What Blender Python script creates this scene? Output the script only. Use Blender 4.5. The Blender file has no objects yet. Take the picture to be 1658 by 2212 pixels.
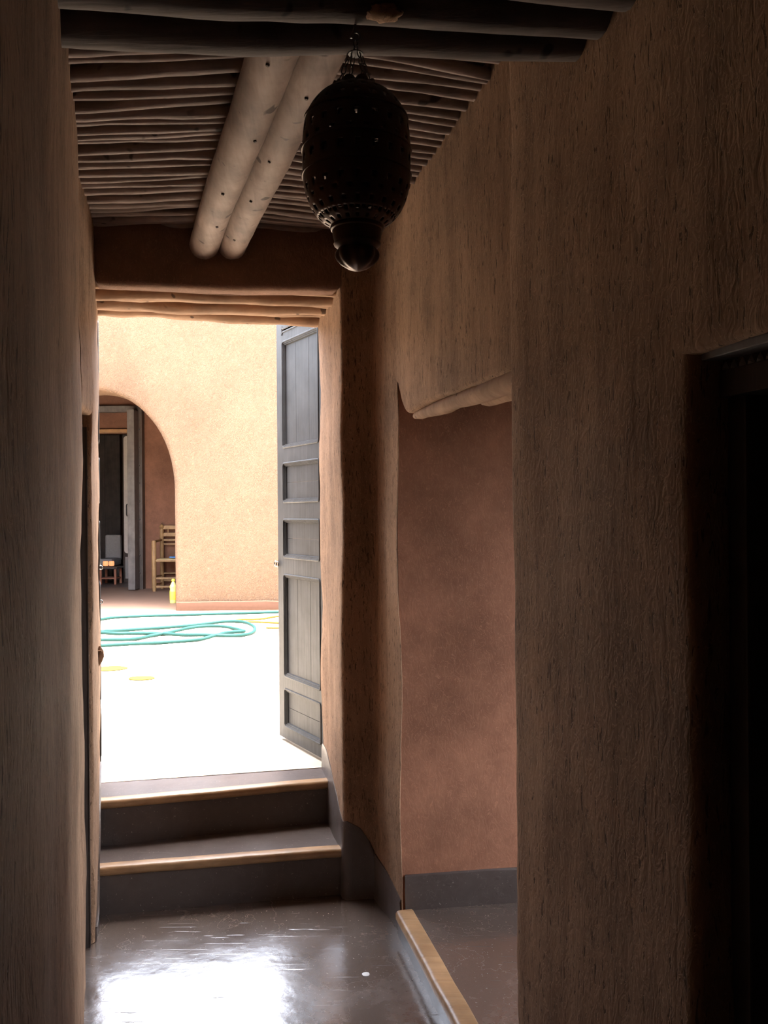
import bpy, bmesh, math, random
from mathutils import Vector, Matrix, noise

random.seed(7)
noise.seed_set(11)
S = bpy.context.scene
C = S.collection

# ------------------------------------------------------------------ camera, sky, sun, exposure
FPX = 1860.0                      # focal length in pixels of the 1658 x 2212 frame
ROLL = math.radians(.45)
EYE = 1.5                         # lens height above the corridor floor
cam_d = bpy.data.cameras.new('camera')
cam_d.sensor_fit = 'VERTICAL'
cam_d.sensor_height = 24.0
cam_d.lens = 24.0 * FPX / 2212.0
cam_d.clip_start = .02
cam = bpy.data.objects.new('camera', cam_d)
C.objects.link(cam)
cam.matrix_world = (Matrix.Translation((0, 0, EYE)) @ Matrix.Rotation(math.pi / 2, 4, 'X')
                    @ Matrix.Rotation(-ROLL, 4, 'Z'))
S.camera = cam

TO_SUN = Vector((.14, -.07, 1.0)).normalized()
world = bpy.data.worlds.new('sky')
S.world = world
world.use_nodes = True
wn = world.node_tree
sky = wn.nodes.new('ShaderNodeTexSky')
sky.sky_type = 'NISHITA'
sky.sun_disc = False
sky.sun_elevation = math.asin(TO_SUN.z)
sky.sun_rotation = math.atan2(TO_SUN.x, TO_SUN.y)
sky.dust_density = 6.0
bg = wn.nodes['Background']
haze = wn.nodes.new('ShaderNodeHueSaturation')          # dusty desert haze
haze.inputs['Saturation'].default_value = .45
haze.inputs['Value'].default_value = 1.0
wn.links.new(sky.outputs[0], haze.inputs['Color'])
wn.links.new(haze.outputs[0], bg.inputs[0])
bg.inputs[1].default_value = 1.05
sun_d = bpy.data.lights.new('sun', 'SUN')
sun_d.energy = 7.5
sun_d.angle = math.radians(.6)
sun_d.color = (1.0, .95, .87)
sun = bpy.data.objects.new('sun', sun_d)
C.objects.link(sun)
sun.location = (0, 6, 8)
sun.rotation_euler = TO_SUN.to_track_quat('Z', 'Y').to_euler()

vs = S.view_settings
vs.view_transform = 'Standard'
vs.look = 'None'
vs.gamma = 1
vs.use_curve_mapping = False
vs.exposure = 1.88
S.cycles.use_denoising = True
S.cycles.diffuse_bounces = 8
S.cycles.max_bounces = 14

# ------------------------------------------------------------------ pixel helpers (direction only)
CR, SR = math.cos(ROLL), math.sin(ROLL)
def ray(px, py):
    dx, dy = px - 829, py - 1106
    return Vector(((dx * CR - dy * SR) / FPX, 1.0, -(dx * SR + dy * CR) / FPX))
def on_z(px, py, z):              # the point of a pixel on a horizontal surface
    r = ray(px, py)
    return Vector((0, 0, EYE)) + r * ((z - EYE) / r.z)
def on_y(px, py, y):              # the point of a pixel on a surface facing the camera
    return Vector((0, 0, EYE)) + ray(px, py) * y

# ------------------------------------------------------------------ materials
def mat_new(name):
    m = bpy.data.materials.new(name)
    m.use_nodes = True
    nt = m.node_tree
    return m, nt, nt.nodes['Principled BSDF']

def nd(nt, kind, **kw):
    n = nt.nodes.new(kind)
    for k, v in kw.items():
        setattr(n, k, v)
    return n

def coords(nt, scale=(1, 1, 1), rot=(0, 0, 0)):
    tc = nd(nt, 'ShaderNodeTexCoord')
    mp = nd(nt, 'ShaderNodeMapping')
    mp.inputs['Scale'].default_value = scale
    mp.inputs['Rotation'].default_value = rot
    nt.links.new(tc.outputs['Object'], mp.inputs['Vector'])
    return mp.outputs['Vector']

def noise_tex(nt, vec, scale, detail=4, rough=.55, dist=0):
    n = nd(nt, 'ShaderNodeTexNoise')
    n.inputs['Scale'].default_value = scale
    n.inputs['Detail'].default_value = detail
    n.inputs['Roughness'].default_value = rough
    n.inputs['Distortion'].default_value = dist
    nt.links.new(vec, n.inputs['Vector'])
    return n.outputs['Fac']

def ramp(nt, fac, stops):
    r = nd(nt, 'ShaderNodeValToRGB')
    e = r.color_ramp.elements
    while len(e) < len(stops):
        e.new(.5)
    for i, (p, c) in enumerate(stops):
        e[i].position = p
        e[i].color = c if len(c) == 4 else (*c, 1)
    nt.links.new(fac, r.inputs['Fac'])
    return r.outputs['Color']

def mix(nt, fac, a, b, mode='MIX'):
    m = nd(nt, 'ShaderNodeMix', data_type='RGBA', blend_type=mode)
    for sock, v in ((m.inputs[0], fac), (m.inputs[6], a), (m.inputs[7], b)):
        if isinstance(v, (float, int)):
            sock.default_value = v
        elif isinstance(v, tuple):
            sock.default_value = (*v, 1) if len(v) == 3 else v
        else:
            nt.links.new(v, sock)
    return m.outputs[2]

def bump(nt, p, height, strength=.3, dist=.01, prev=None):
    b = nd(nt, 'ShaderNodeBump')
    b.inputs['Strength'].default_value = strength
    b.inputs['Distance'].default_value = dist
    nt.links.new(height, b.inputs['Height'])
    if prev is not None:
        nt.links.new(prev, b.inputs['Normal'])
    nt.links.new(b.outputs['Normal'], p.inputs['Normal'])
    return b.outputs['Normal']

W0, W1 = (0, 0, 0), (1, 1, 1)

def plaster(name, c1, c2, fleck=(.10, .06, .035), vertical=True, fl=.59, bs=.45):
    m, nt, p = mat_new(name)
    sv = (1, 1, .10) if vertical else (1, 1, 1)
    v1 = coords(nt, sv)
    streak = noise_tex(nt, v1, 16, 6, .65)
    blot = noise_tex(nt, coords(nt), 2.3, 4, .6)
    col = mix(nt, ramp(nt, streak, [(.32, W0), (.68, W1)]), c1, c2)
    col = mix(nt, ramp(nt, blot, [(.3, (.58, .58, .58)), (.65, W1)]), (0, 0, 0), col)
    v2 = coords(nt, (1, 1, .16) if vertical else (1, 1, .7), (0, .15, .3))
    fk = noise_tex(nt, v2, 150, 3, .55, .8)
    msk = ramp(nt, fk, [(fl, W0), (fl + .05, W1)])
    col = mix(nt, msk, col, fleck)
    fib = noise_tex(nt, coords(nt, (1, 1, .5)), 38, 2, .5, 2.2)
    line = ramp(nt, fib, [(.485, W0), (.5, (.55, .55, .55)), (.515, W0)])
    col = mix(nt, line, col, tuple(min(1, x * 1.35) for x in c1))
    nt.links.new(col, p.inputs['Base Color'])
    p.inputs['Roughness'].default_value = .92
    p.inputs['Specular IOR Level'].default_value = .2
    h = mix(nt, .5, streak, fib)
    h = mix(nt, msk, h, W0)
    bump(nt, p, h, bs, .010)
    return m

M = {}
M['plaster'] = plaster('corridor_plaster', (.40, .245, .152), (.255, .150, .090))
M['red'] = plaster('red_plaster', (.44, .205, .122), (.36, .165, .10), (.26, .12, .07), False, .69, .18)
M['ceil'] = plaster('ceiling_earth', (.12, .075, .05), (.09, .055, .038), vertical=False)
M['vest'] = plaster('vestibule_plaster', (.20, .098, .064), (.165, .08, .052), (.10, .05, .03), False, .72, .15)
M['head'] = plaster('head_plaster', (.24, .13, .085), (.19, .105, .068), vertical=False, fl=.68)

# sunlit straw plaster of the courtyard
m, nt, p = mat_new('straw_plaster')
v = coords(nt)
a = noise_tex(nt, v, 17, 2, .5, 3.5)
b = noise_tex(nt, coords(nt, (1, 1, 1), (.6, .9, .4)), 27, 2, .5, 4.0)
la = ramp(nt, a, [(.47, W0), (.5, W1), (.53, W0)])
lb = ramp(nt, b, [(.46, W0), (.5, W1), (.54, W0)])
big = noise_tex(nt, v, 1.6, 4, .6)
col = mix(nt, ramp(nt, big, [(.3, W0), (.7, W1)]), (.116, .068, .042), (.143, .086, .054))
fibres = mix(nt, .5, la, lb, 'ADD')
col = mix(nt, fibres, col, (.39, .285, .20))
nt.links.new(col, p.inputs['Base Color'])
p.inputs['Roughness'].default_value = .95
p.inputs['Specular IOR Level'].default_value = .1
bump(nt, p, fibres, 1.0, .03)
M['straw'] = m

# waxed dark lime floor
def waxed(name, c1, c2, r0, r1, spec=.5, wave=.10, ior=1.5):
    m, nt, p = mat_new(name)
    v = coords(nt)
    n1 = noise_tex(nt, v, 3.5, 6, .65)
    n2 = noise_tex(nt, v, 26, 5, .6)
    col = mix(nt, ramp(nt, mix(nt, .4, n1, n2), [(.35, W0), (.65, W1)]), c1, c2)
    scr = noise_tex(nt, coords(nt, (.35, 9, 1), (0, 0, .55)), 9, 3, .6, .4)
    sline = ramp(nt, scr, [(.66, W0), (.70, W1)])
    vor = nd(nt, 'ShaderNodeTexVoronoi', feature='DISTANCE_TO_EDGE')
    vor.inputs['Scale'].default_value = 1.7
    wob = nd(nt, 'ShaderNodeVectorMath', operation='ADD')
    tn = nd(nt, 'ShaderNodeTexNoise')
    tn.inputs['Scale'].default_value = 6
    tn.inputs['Detail'].default_value = 5
    nt.links.new(v, tn.inputs['Vector'])
    nt.links.new(v, wob.inputs[0])
    nt.links.new(tn.outputs['Color'], wob.inputs[1])
    nt.links.new(wob.outputs[0], vor.inputs['Vector'])
    crack = ramp(nt, vor.outputs['Distance'], [(0, (.5, .5, .5)), (.004, W0)])
    col = mix(nt, crack, col, tuple(min(1, x * 1.9) for x in c2))
    spots = noise_tex(nt, v, 120, 1, .5)
    col = mix(nt, ramp(nt, spots, [(.73, W0), (.76, (.5, .5, .5))]), col, (.42, .36, .32))
    nt.links.new(col, p.inputs['Base Color'])
    mr = nd(nt, 'ShaderNodeMapRange')
    mr.inputs[1].default_value, mr.inputs[2].default_value = .3, .7
    mr.inputs[3].default_value, mr.inputs[4].default_value = r0, r1
    nt.links.new(n1, mr.inputs[0])
    nt.links.new(mr.outputs[0], p.inputs['Roughness'])
    p.inputs['Specular IOR Level'].default_value = spec
    p.inputs['IOR'].default_value = ior
    b1 = bump(nt, p, noise_tex(nt, v, 5, 3, .5), wave, .03)
    b2 = bump(nt, p, sline, .25, .004, b1)
    bump(nt, p, n2, .06, .01, b2)
    return m
M['floor'] = waxed('waxed_dark_floor', (.10, .073, .060), (.15, .112, .092), .12, .26, .5, .10, 2.6)
M['skirting'] = waxed('waxed_dark_skirting', (.075, .056, .050), (.105, .082, .072), .28, .45, .45, .06)

# courtyard paving
m, nt, p = mat_new('courtyard_screed')
n = noise_tex(nt, coords(nt), 2.2, 5, .6)
nt.links.new(mix(nt, n, (.40, .335, .255), (.46, .39, .305)), p.inputs['Base Color'])
p.inputs['Roughness'].default_value = .8
p.inputs['Specular IOR Level'].default_value = .25
bump(nt, p, noise_tex(nt, coords(nt), 40, 3), .15, .004)
M['screed'] = m

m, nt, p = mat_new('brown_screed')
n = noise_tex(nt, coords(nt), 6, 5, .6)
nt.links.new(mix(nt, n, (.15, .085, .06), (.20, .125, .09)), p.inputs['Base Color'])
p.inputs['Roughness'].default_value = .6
M['brown_screed'] = m

def wood(name, c1, c2, axis=(0, 0, 1), rough=.6, grain=.10, spec=.3, knots=True, use='Object'):
    m, nt, p = mat_new(name)
    sc = tuple(grain if a else 1 for a in axis)
    v = coords(nt, sc)
    n1 = noise_tex(nt, v, 34, 5, .6, .6)
    n2 = noise_tex(nt, coords(nt), 7, 4, .6)
    col = mix(nt, ramp(nt, n1, [(.3, W0), (.7, W1)]), c1, c2)
    col = mix(nt, ramp(nt, n2, [(.3, (.6, .6, .6)), (.65, W1)]), W0, col)
    if knots:
        k = noise_tex(nt, coords(nt, (1, 1, 1)), 21, 1, .4)
        col = mix(nt, ramp(nt, k, [(.70, W0), (.75, W1)]), col, tuple(x * .3 for x in c1))
    nt.links.new(col, p.inputs['Base Color'])
    p.inputs['Roughness'].default_value = rough
    p.inputs['Specular IOR Level'].default_value = spec
    bump(nt, p, n1, .4, .006)
    return m
M['log'] = wood('pale_log', (.26, .185, .15), (.37, .275, .225), (0, 1, 0), .75)
M['lath'] = wood('stick', (.165, .115, .095), (.27, .20, .17), (1, 0, 0), .8)
M['pole'] = wood('smoked_pole', (.075, .055, .046), (.13, .10, .085), (1, 0, 0), .8)
M['lintel'] = wood('lintel_pole', (.33, .195, .12), (.43, .27, .17), (1, 0, 0), .9)
M['nosing'] = wood('nosing_wood', (.36, .20, .095), (.48, .29, .15), (1, 0, 0), .38, .08, .5, False)
M['paint'] = wood('grey_door_paint', (.046, .047, .050), (.058, .059, .062), (0, 0, 1), .5, .06, .16, False)
M['dark_wood'] = wood('dark_door_wood', (.055, .042, .036), (.085, .065, .055), (0, 0, 1), .55, .08, .4, False)
M['grey_wood'] = wood('grey_frame_wood', (.12, .105, .098), (.155, .138, .13), (0, 0, 1), .6, .08, .4, False)
M['chair'] = wood('chair_wood', (.26, .145, .06), (.34, .205, .09), (0, 0, 1), .55, .12, .4, False)

def plain(name, c, rough=.5, metal=0, spec=.5, var=.15, emit=None, es=0):
    m, nt, p = mat_new(name)
    n = noise_tex(nt, coords(nt), 30, 3)
    nt.links.new(mix(nt, n, tuple(x * (1 - var) for x in c), tuple(min(1, x * (1 + var)) for x in c)),
                 p.inputs['Base Color'])
    p.inputs['Roughness'].default_value = rough
    p.inputs['Metallic'].default_value = metal
    p.inputs['Specular IOR Level'].default_value = spec
    if emit:
        p.inputs['Emission Color'].default_value = (*emit, 1)
        p.inputs['Emission Strength'].default_value = es
    return m
M['bronze'] = plain('aged_bronze', (.085, .055, .04), .42, .85)
M['iron'] = plain('iron', (.10, .095, .09), .4, .8)
M['steel'] = plain('steel_hook', (.16, .15, .145), .45, .7)
M['hose'] = plain('teal_hose', (.010, .036, .033), .6, 0, .08)
M['yhose'] = plain('yellow_hose', (.085, .062, .012), .6, 0, .05)
M['yellow'] = plain('yellow_plate', (.056, .045, .013), .9, 0, .03)
M['bottle'] = plain('clear_yellow_bottle', (.55, .55, .16), .25)
M['cap'] = plain('yellow_cap', (.85, .75, .04), .4)
M['blabel'] = plain('orange_label', (.85, .45, .05), .5)
M['white'] = plain('white_paint', (.75, .73, .70), .5)
M['blue'] = plain('blue_cloth', (.08, .22, .55), .8)
M['greycloth'] = plain('grey_cloth', (.34, .32, .31), .9, 0, .1)
M['pale'] = plain('pale_panel', (.62, .57, .52), .6)
M['orange_spot'] = plain('sunlit_orange', (.8, .25, .1), .4, emit=(1, .38, .16), es=.28)  # emission put in to imitate a sunlit orange item
M['tooth'] = plain('pale_carved_wood', (.42, .39, .36), .6)
M['plinth'] = plain('plinth_paint', (.075, .040, .028), .9, 0, .05)
M['brick'] = plain('dusk_red', (.33, .13, .08), .8)
M['rush'] = plain('rush_seat', (.48, .36, .18), .9)

# ------------------------------------------------------------------ object helpers
def tag(o, label=None, cat=None, group=None, kind=None):
    if label: o['label'] = label
    if cat: o['category'] = cat
    if group: o['group'] = group
    if kind: o['kind'] = kind
    return o

def link(name, me, mat, parent=None):
    o = bpy.data.objects.new(name, me)
    C.objects.link(o)
    if mat is not None:
        me.materials.append(M[mat])
    if parent is not None:
        o.parent = parent
    return o

def empty(name, loc=(0, 0, 0), rz=0, parent=None):
    o = bpy.data.objects.new(name, None)
    C.objects.link(o)
    o.location = loc
    o.rotation_euler = (0, 0, rz)
    o.empty_display_size = .1
    if parent is not None:
        o.parent = parent
    return o

def finish(bm, name, mat, parent=None, smooth=40):
    bmesh.ops.remove_doubles(bm, verts=bm.verts, dist=1e-6)
    bmesh.ops.recalc_face_normals(bm, faces=bm.faces)
    me = bpy.data.meshes.new(name)
    bm.to_mesh(me)
    bm.free()
    if smooth:
        for f in me.polygons:
            f.use_smooth = True
        me.set_sharp_from_angle(angle=math.radians(smooth))
    return link(name, me, mat, parent)

def wob(p, amp=.010, f=3.2):
    """hand-made unevenness, continuous through space so that neighbours agree"""
    q = Vector(p)
    a = noise.noise_vector(q * f) * amp
    b = noise.noise_vector(q * f * 4.1 + Vector((7, 3, 1))) * amp * .28
    return q + a + b

def dense(poly, r_def, step):
    """closed polygon of (u, v[, r]) -> rounded, resampled ring"""
    n = len(poly)
    pts = []
    for i in range(n):
        p = Vector(poly[i][:2])
        a = Vector(poly[i - 1][:2])
        b = Vector(poly[(i + 1) % n][:2])
        r = poly[i][2] if len(poly[i]) > 2 else r_def
        la, lb = (a - p).length, (b - p).length
        r = min(r, la * .4, lb * .4)
        if r < 1e-4:
            pts.append(p)
        else:
            p0, p1 = p + (a - p) / la * r, p + (b - p) / lb * r
            for k in range(6):
                t = k / 5
                pts.append(p0 * (1 - t) ** 2 + p * 2 * t * (1 - t) + p1 * t * t)
    out = []
    for i, p in enumerate(pts):
        q = pts[(i + 1) % len(pts)]
        out.append(p)
        L = (q - p).length
        k = int(L / step)
        k = min(k, 60)
        for j in range(1, k + 1):
            out.append(p + (q - p) * j / (k + 1))
    return out

def prism(name, poly, w0, w1, mat, parent=None, fn=lambda u, v, w: (u, v, w), r=0.0, step=.06, wstep=.06,
          amp=.010, bev0=0, bev1=0, smooth=50):
    ring = dense(poly, r, step)
    n = len(ring)
    area = sum(ring[i].x * ring[(i + 1) % n].y - ring[(i + 1) % n].x * ring[i].y for i in range(n))
    sgn = 1 if area > 0 else -1
    nor = []
    for i in range(n):
        t = ring[(i + 1) % n] - ring[i - 1]
        t = t.normalized() if t.length > 1e-9 else Vector((1, 0))
        nor.append(Vector((-t.y, t.x)) * sgn)          # inward
    ws = [(w0 + (w1 - w0) * k / max(1, int(round(abs(w1 - w0) / wstep))), 0)
          for k in range(max(1, int(round(abs(w1 - w0) / wstep))) + 1)]
    def ends(b, w, s):
        return [(w + s * b * (1 - math.cos(a)), b * (1 - math.sin(a))) for a in (0, .4, .8, 1.2, math.pi / 2)]
    if bev0:
        ws = ends(bev0, w0, 1) + [x for x in ws if x[0] > w0 + bev0 * 1.05]
    if bev1:
        ws = [x for x in ws if x[0] < w1 - bev1 * 1.05] + ends(bev1, w1, -1)[::-1]
    bm = bmesh.new()
    rows = []
    for w, off in ws:
        row = []
        for i in range(n):
            q = ring[i] + nor[i] * off
            p = Vector(fn(q.x, q.y, w))
            row.append(bm.verts.new(wob(p, amp) if amp else p))
        rows.append(row)
    for a, b in zip(rows, rows[1:]):
        for i in range(n):
            j = (i + 1) % n
            bm.faces.new((a[i], a[j], b[j], b[i]))
    bm.faces.new(rows[0])
    bm.faces.new(rows[-1])
    bmesh.ops.recalc_face_normals(bm, faces=bm.faces)
    me = bpy.data.meshes.new(name)
    bm.to_mesh(me)
    bm.free()
    for f in me.polygons:
        f.use_smooth = True
    me.set_sharp_from_angle(angle=math.radians(smooth))
    return link(name, me, mat, parent)

def add_box(bm, c, s, rot=None, bevel=0):
    r = bmesh.ops.create_cube(bm, size=1)
    vs_ = r['verts']
    for v_ in vs_:
        q = Vector((v_.co.x * s[0], v_.co.y * s[1], v_.co.z * s[2]))
        if rot is not None:
            q = rot @ q
        v_.co = q + Vector(c)
    if bevel:
        es = list({e for v_ in vs_ for e in v_.link_edges})
        bmesh.ops.bevel(bm, geom=es, offset=bevel, segments=2, affect='EDGES', profile=.6)

def box(name, c, s, mat, parent=None, rot=None, bevel=.004):
    bm = bmesh.new()
    add_box(bm, c, s, rot, bevel)
    return finish(bm, name, mat, parent, 0)

def add_tube(bm, pts, rad, seg=8, cap=True, jitter=0, closed=False, seed=0, flat=1.0):
    pts = [Vector(p) for p in pts]
    n = len(pts)
    if not isinstance(rad, (list, tuple)):
        rad = [rad] * n
    rnd = random.Random(seed)
    up = None
    rows = []
    for i, p in enumerate(pts):
        if closed:
            t = (pts[(i + 1) % n] - pts[i - 1]).normalized()
        else:
            t = (pts[min(i + 1, n - 1)] - pts[max(i - 1, 0)]).normalized()
        if up is None:
            up = t.orthogonal().normalized() if abs(t.z) > .9 else Vector((0, 0, 1))
        side = t.cross(up).normalized()
        up = side.cross(t).normalized()
        row = []
        for k in range(seg):
            a = 2 * math.pi * k / seg
            rr = rad[i] * (1 + jitter * rnd.uniform(-1, 1))
            row.append(bm.verts.new(p + side * math.cos(a) * rr + up * math.sin(a) * rr * flat))
        rows.append(row)
    prs = list(zip(rows, rows[1:]))
    if closed:
        prs.append((rows[-1], rows[0]))
    for a, b in prs:
        for k in range(seg):
            j = (k + 1) % seg
            bm.faces.new((a[k], a[j], b[j], b[k]))
    if cap and not closed:
        bm.faces.new(rows[0])
        bm.faces.new(rows[-1])

def tube(name, pts, rad, mat, parent=None, seg=10, jitter=0, closed=False, seed=0, smooth=60, flat=1.0):
    bm = bmesh.new()
    add_tube(bm, pts, rad, seg, True, jitter, closed, seed, flat)
    bmesh.ops.recalc_face_normals(bm, faces=bm.faces)
    me = bpy.data.meshes.new(name)
    bm.to_mesh(me)
    bm.free()
    for f in me.polygons:
        f.use_smooth = True
    me.set_sharp_from_angle(angle=math.radians(smooth))
    return link(name, me, mat, parent)

def add_lathe(bm, prof, seg=32, c=(0, 0, 0)):
    rows = []
    for r, z in prof:
        if r < 1e-5:
            rows.append([bm.verts.new((c[0], c[1], c[2] + z))])
        else:
            rows.append([bm.verts.new((c[0] + r * math.cos(2 * math.pi * k / seg),
                                       c[1] + r * math.sin(2 * math.pi * k / seg), c[2] + z)) for k in range(seg)])
    for a, b in zip(rows, rows[1:]):
        for k in range(seg):
            j = (k + 1) % seg
            if len(a) == 1 and len(b) == 1: continue
            if len(a) == 1: bm.faces.new((a[0], b[j], b[k]))
            elif len(b) == 1: bm.faces.new((a[k], a[j], b[0]))
            else: bm.faces.new((a[k], a[j], b[j], b[k]))

def lathe(name, prof, mat, parent=None, seg=32, c=(0, 0, 0), smooth=40):
    bm = bmesh.new()
    add_lathe(bm, prof, seg, c)
    return finish(bm, name, mat, parent, smooth)

def catmull(pts, k=6):
    pts = [Vector(p) for p in pts]
    out = []
    for i in range(len(pts) - 1):
        p0, p1, p2, p3 = pts[max(i - 1, 0)], pts[i], pts[i + 1], pts[min(i + 2, len(pts) - 1)]
        for j in range(k):
            t = j / k
            out.append(.5 * ((2 * p1) + (p2 - p0) * t + (2 * p0 - 5 * p1 + 4 * p2 - p3) * t * t
                             + (3 * p1 - p0 - 3 * p2 + p3) * t ** 3))
    out.append(pts[-1])
    return out

ST = 'structure'
# ------------------------------------------------------------------ plan of the corridor (metres, camera at 0,0)
Z1, Z2 = .18, .36                                  # the two steps; the courtyard lies at Z2
CEIL = 2.635
LN = (-.965, 2.755); LS = (-.237, .5)              # left wall: far end, near end
LJ0, LJ1 = (-1.07, 3.19), (-1.207, 3.65)           # left jamb, inner and outer corner
RJ0, RJ1 = (-.163, 3.33), (-.288, 3.85)            # right jamb
RC = (-.04, 3.35)                                  # corner of front wall and right wall
NF = (.05, 3.055)                                  # far side of the passage opening
PF, PN = (.295, 2.0), (.478, 1.328)                # pier, far and near corner
DN = (.703, .5)                                    # near side of the dark doorway

# ------------------------------------------------------------------ walls
wl = tag(empty('wall_left'), 'brown earth-plastered wall along the left side of the corridor', 'wall', kind=ST)
prism('wall_section', [(*LN, .03), (*LS, .05), (-3, .5), (-3, 2.1), (-1.25, 2.663)], 0, CEIL, 'plaster', wl, r=0, step=.07)
prism('recess_head', [LN, (-1.020, 3.005), (-1.32, 2.905), (-1.25, 2.663)], 1.845, CEIL, 'plaster', wl, bev0=.02)
prism('recess_back', [(-1.24, 2.66), (-1.31, 2.91), (-3, 2.4), (-3, 2.1)], 0, CEIL, 'plaster', wl, step=.3, wstep=.3)

wf = tag(empty('wall_front'), 'thick earth wall holding the bright doorway to the courtyard', 'wall', kind=ST)
prism('door_pier', [(*LJ1, .03), (-6, 2.65), (-6, 2.0), (-3, 2.36), (-1.32, 2.905), (-1.020, 3.005, .02), (*LJ0, .04)],
      0, 2.95, 'plaster', wf, step=.07)
prism('door_pier', [(*RJ1, .03), (*RJ0, .025), (*RC, .03), (*NF, .006), (.062, 3.12), (.062, 3.45), (3, 3.85), (3, 4.4)],
      0, 2.95, 'plaster', wf, step=.06)
def lerp2(a, b, t):
    return (a[0] + (b[0] - a[0]) * t, a[1] + (b[1] - a[1]) * t)
prism('door_head', [RJ0, lerp2(RJ0, RJ1, .2), lerp2(LJ0, LJ1, .2), LJ0], 2.355, 2.95, 'head', wf, bev0=.025, amp=.012)
prism('door_head', [lerp2(RJ0, RJ1, .2), RJ1, LJ1, lerp2(LJ0, LJ1, .2)], 2.395, 2.95, 'head', wf)
for i, t in enumerate((.17, .34, .50, .66, .82, .96)):
    a, b = Vector((*lerp2(LJ0, LJ1, t), 0)), Vector((*lerp2(RJ0, RJ1, t), 0))
    a, b = a + (a - b).normalized() * .05, b + (b - a).normalized() * .05
    rr = (.030, .040, .033, .044, .036, .044)[i]
    pts = []
    for k in range(15):
        q = a.lerp(b, k / 14)
        q.z = 2.385 + noise.noise(Vector((q.x * 4, i * 7.3, 0))) * .012 - (.008 if i in (1, 3, 5) else 0)
        q.y += noise.noise(Vector((q.x * 3, i * 3.1, 5))) * .018
        pts.append(q)
    tube('lintel_pole', pts, [rr * (1 + .15 * noise.noise(Vector((k * .5, i * 2.2, 1)))) for k in range(15)],
         'lintel', wf, 12, .05, seed=i)

wr = tag(empty('wall_right'), 'brown straw-flecked plaster wall along the right side of the corridor', 'wall', kind=ST)
prism('pier', [(*PF, .022), (*PN, .035), (.768, 1.407), (1.0, 1.47), (1.0, 2.19)], 0, CEIL, 'plaster', wr, step=.06)
prism('doorway_head', [(PN[0] - .0174, PN[1] + .06), DN, (.93, .56), (.68, 1.44)], 1.745, CEIL, 'plaster', wr, bev0=.012)
prism('doorway_back', [(.70, 1.39), (.925, .56), (1.1, .6), (.9, 1.44)], 0, CEIL, 'plaster', wr, step=.3, wstep=.3)
prism('wall_section', [(*DN, .03), (1.3, -1.7), (1.3, -3), (3, -3), (3, .9), (1.0, .6)], 0, CEIL, 'plaster', wr, step=.25, wstep=.25)
nd_ = Vector((PF[0] - NF[0], PF[1] - NF[1])); NL = nd_.length; nd_ /= NL
nn_ = Vector((-nd_.y, nd_.x))                       # into the passage (+x)
def niche(u, v, w):
    return (NF[0] + nd_.x * u + nn_.x * w, NF[1] + nd_.y * u + nn_.y * w, v)
def niche_head(u, v, w):
    return niche(u, v, w - .002 + .012 * max(0, min(1, (u - .2) / (NL - .2))))
prism('passage_head', [(-.15, 1.99), (0, 1.955), (.05, 1.90, .03), (.13, 1.835, .03), (.5, 1.842), (.8, 1.832), (NL + .08, 1.838), (NL + .08, CEIL), (-.15, CEIL)],
      0, .14, 'plaster', wr, fn=niche_head, bev0=.012, step=.05, wstep=.04)
roll = []
for k in range(16):
    u = .135 + (NL - .095) * k / 15
    z = 1.826 - .012 * k / 15 + .002 * math.sin(k * 1.1)
    roll.append(niche(u, z, .030 + .014 * k / 15))
tube('lintel_roll', roll, [.010] + [.018 + .014 * k / 15 + .0008 * math.sin(k * 1.7) for k in range(1, 16)], 'lintel', wr, 14, .03, seed=3)
roll = [niche(.58 + (NL - .57) * k / 9, 1.816 - .010 * k / 9, .112) for k in range(10)]
tube('lintel_roll', roll, [.006] + [.016 + .008 * k / 9 for k in range(9)], 'lintel', wr, 12, .03, seed=5)

wp = tag(empty('wall_passage'), 'smooth reddish plaster wall of the side passage with dark base', 'wall', kind=ST)
prism('wall_section', [(.052, 3.068), (2.3, 3.386), (2.3, 3.7), (.052, 3.4)], 0, CEIL, 'red', wp, amp=.006)
prism('skirting', [(.062, 3.062), (2.2, 3.358), (2.2, 3.39), (.062, 3.09)], .07, .205, 'skirting', wp, amp=.006, bev1=.006)

def shell(name, poly, z0, z1, label, mat='plaster'):
    return tag(prism(name, poly, z0, z1, mat, None, step=.5, wstep=.5, amp=0), label, 'wall', kind=ST)
shell('wall_back', [(-3.3, -3.3), (3.3, -3.3), (3.3, -3), (-3.3, -3)], 0, CEIL, 'plaster wall closing the room behind the viewer')
shell('wall_west', [(-3.3, -3.2), (-3, -3.2), (-3, 2.6), (-3.3, 2.6)], 0, CEIL, 'plaster wall of the room on the far left')
we = tag(empty('wall_east'), 'plaster wall with a small opening at the end of the side passage', 'wall', kind=ST)
for q0, q1, z0, z1 in ((-3.2, 2.0, 0, CEIL), (3.15, 3.9, 0, CEIL), (2.0, 3.15, 0, .6), (2.0, 3.15, 2.1, CEIL)):  # the gap left is an added, unseen opening to light the red wall
    prism('wall_section', [(1.7, q0), (1.95, q0), (1.95, q1), (1.7, q1)], z0, z1, 'plaster', we, step=.5, wstep=.5, amp=0)

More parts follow.
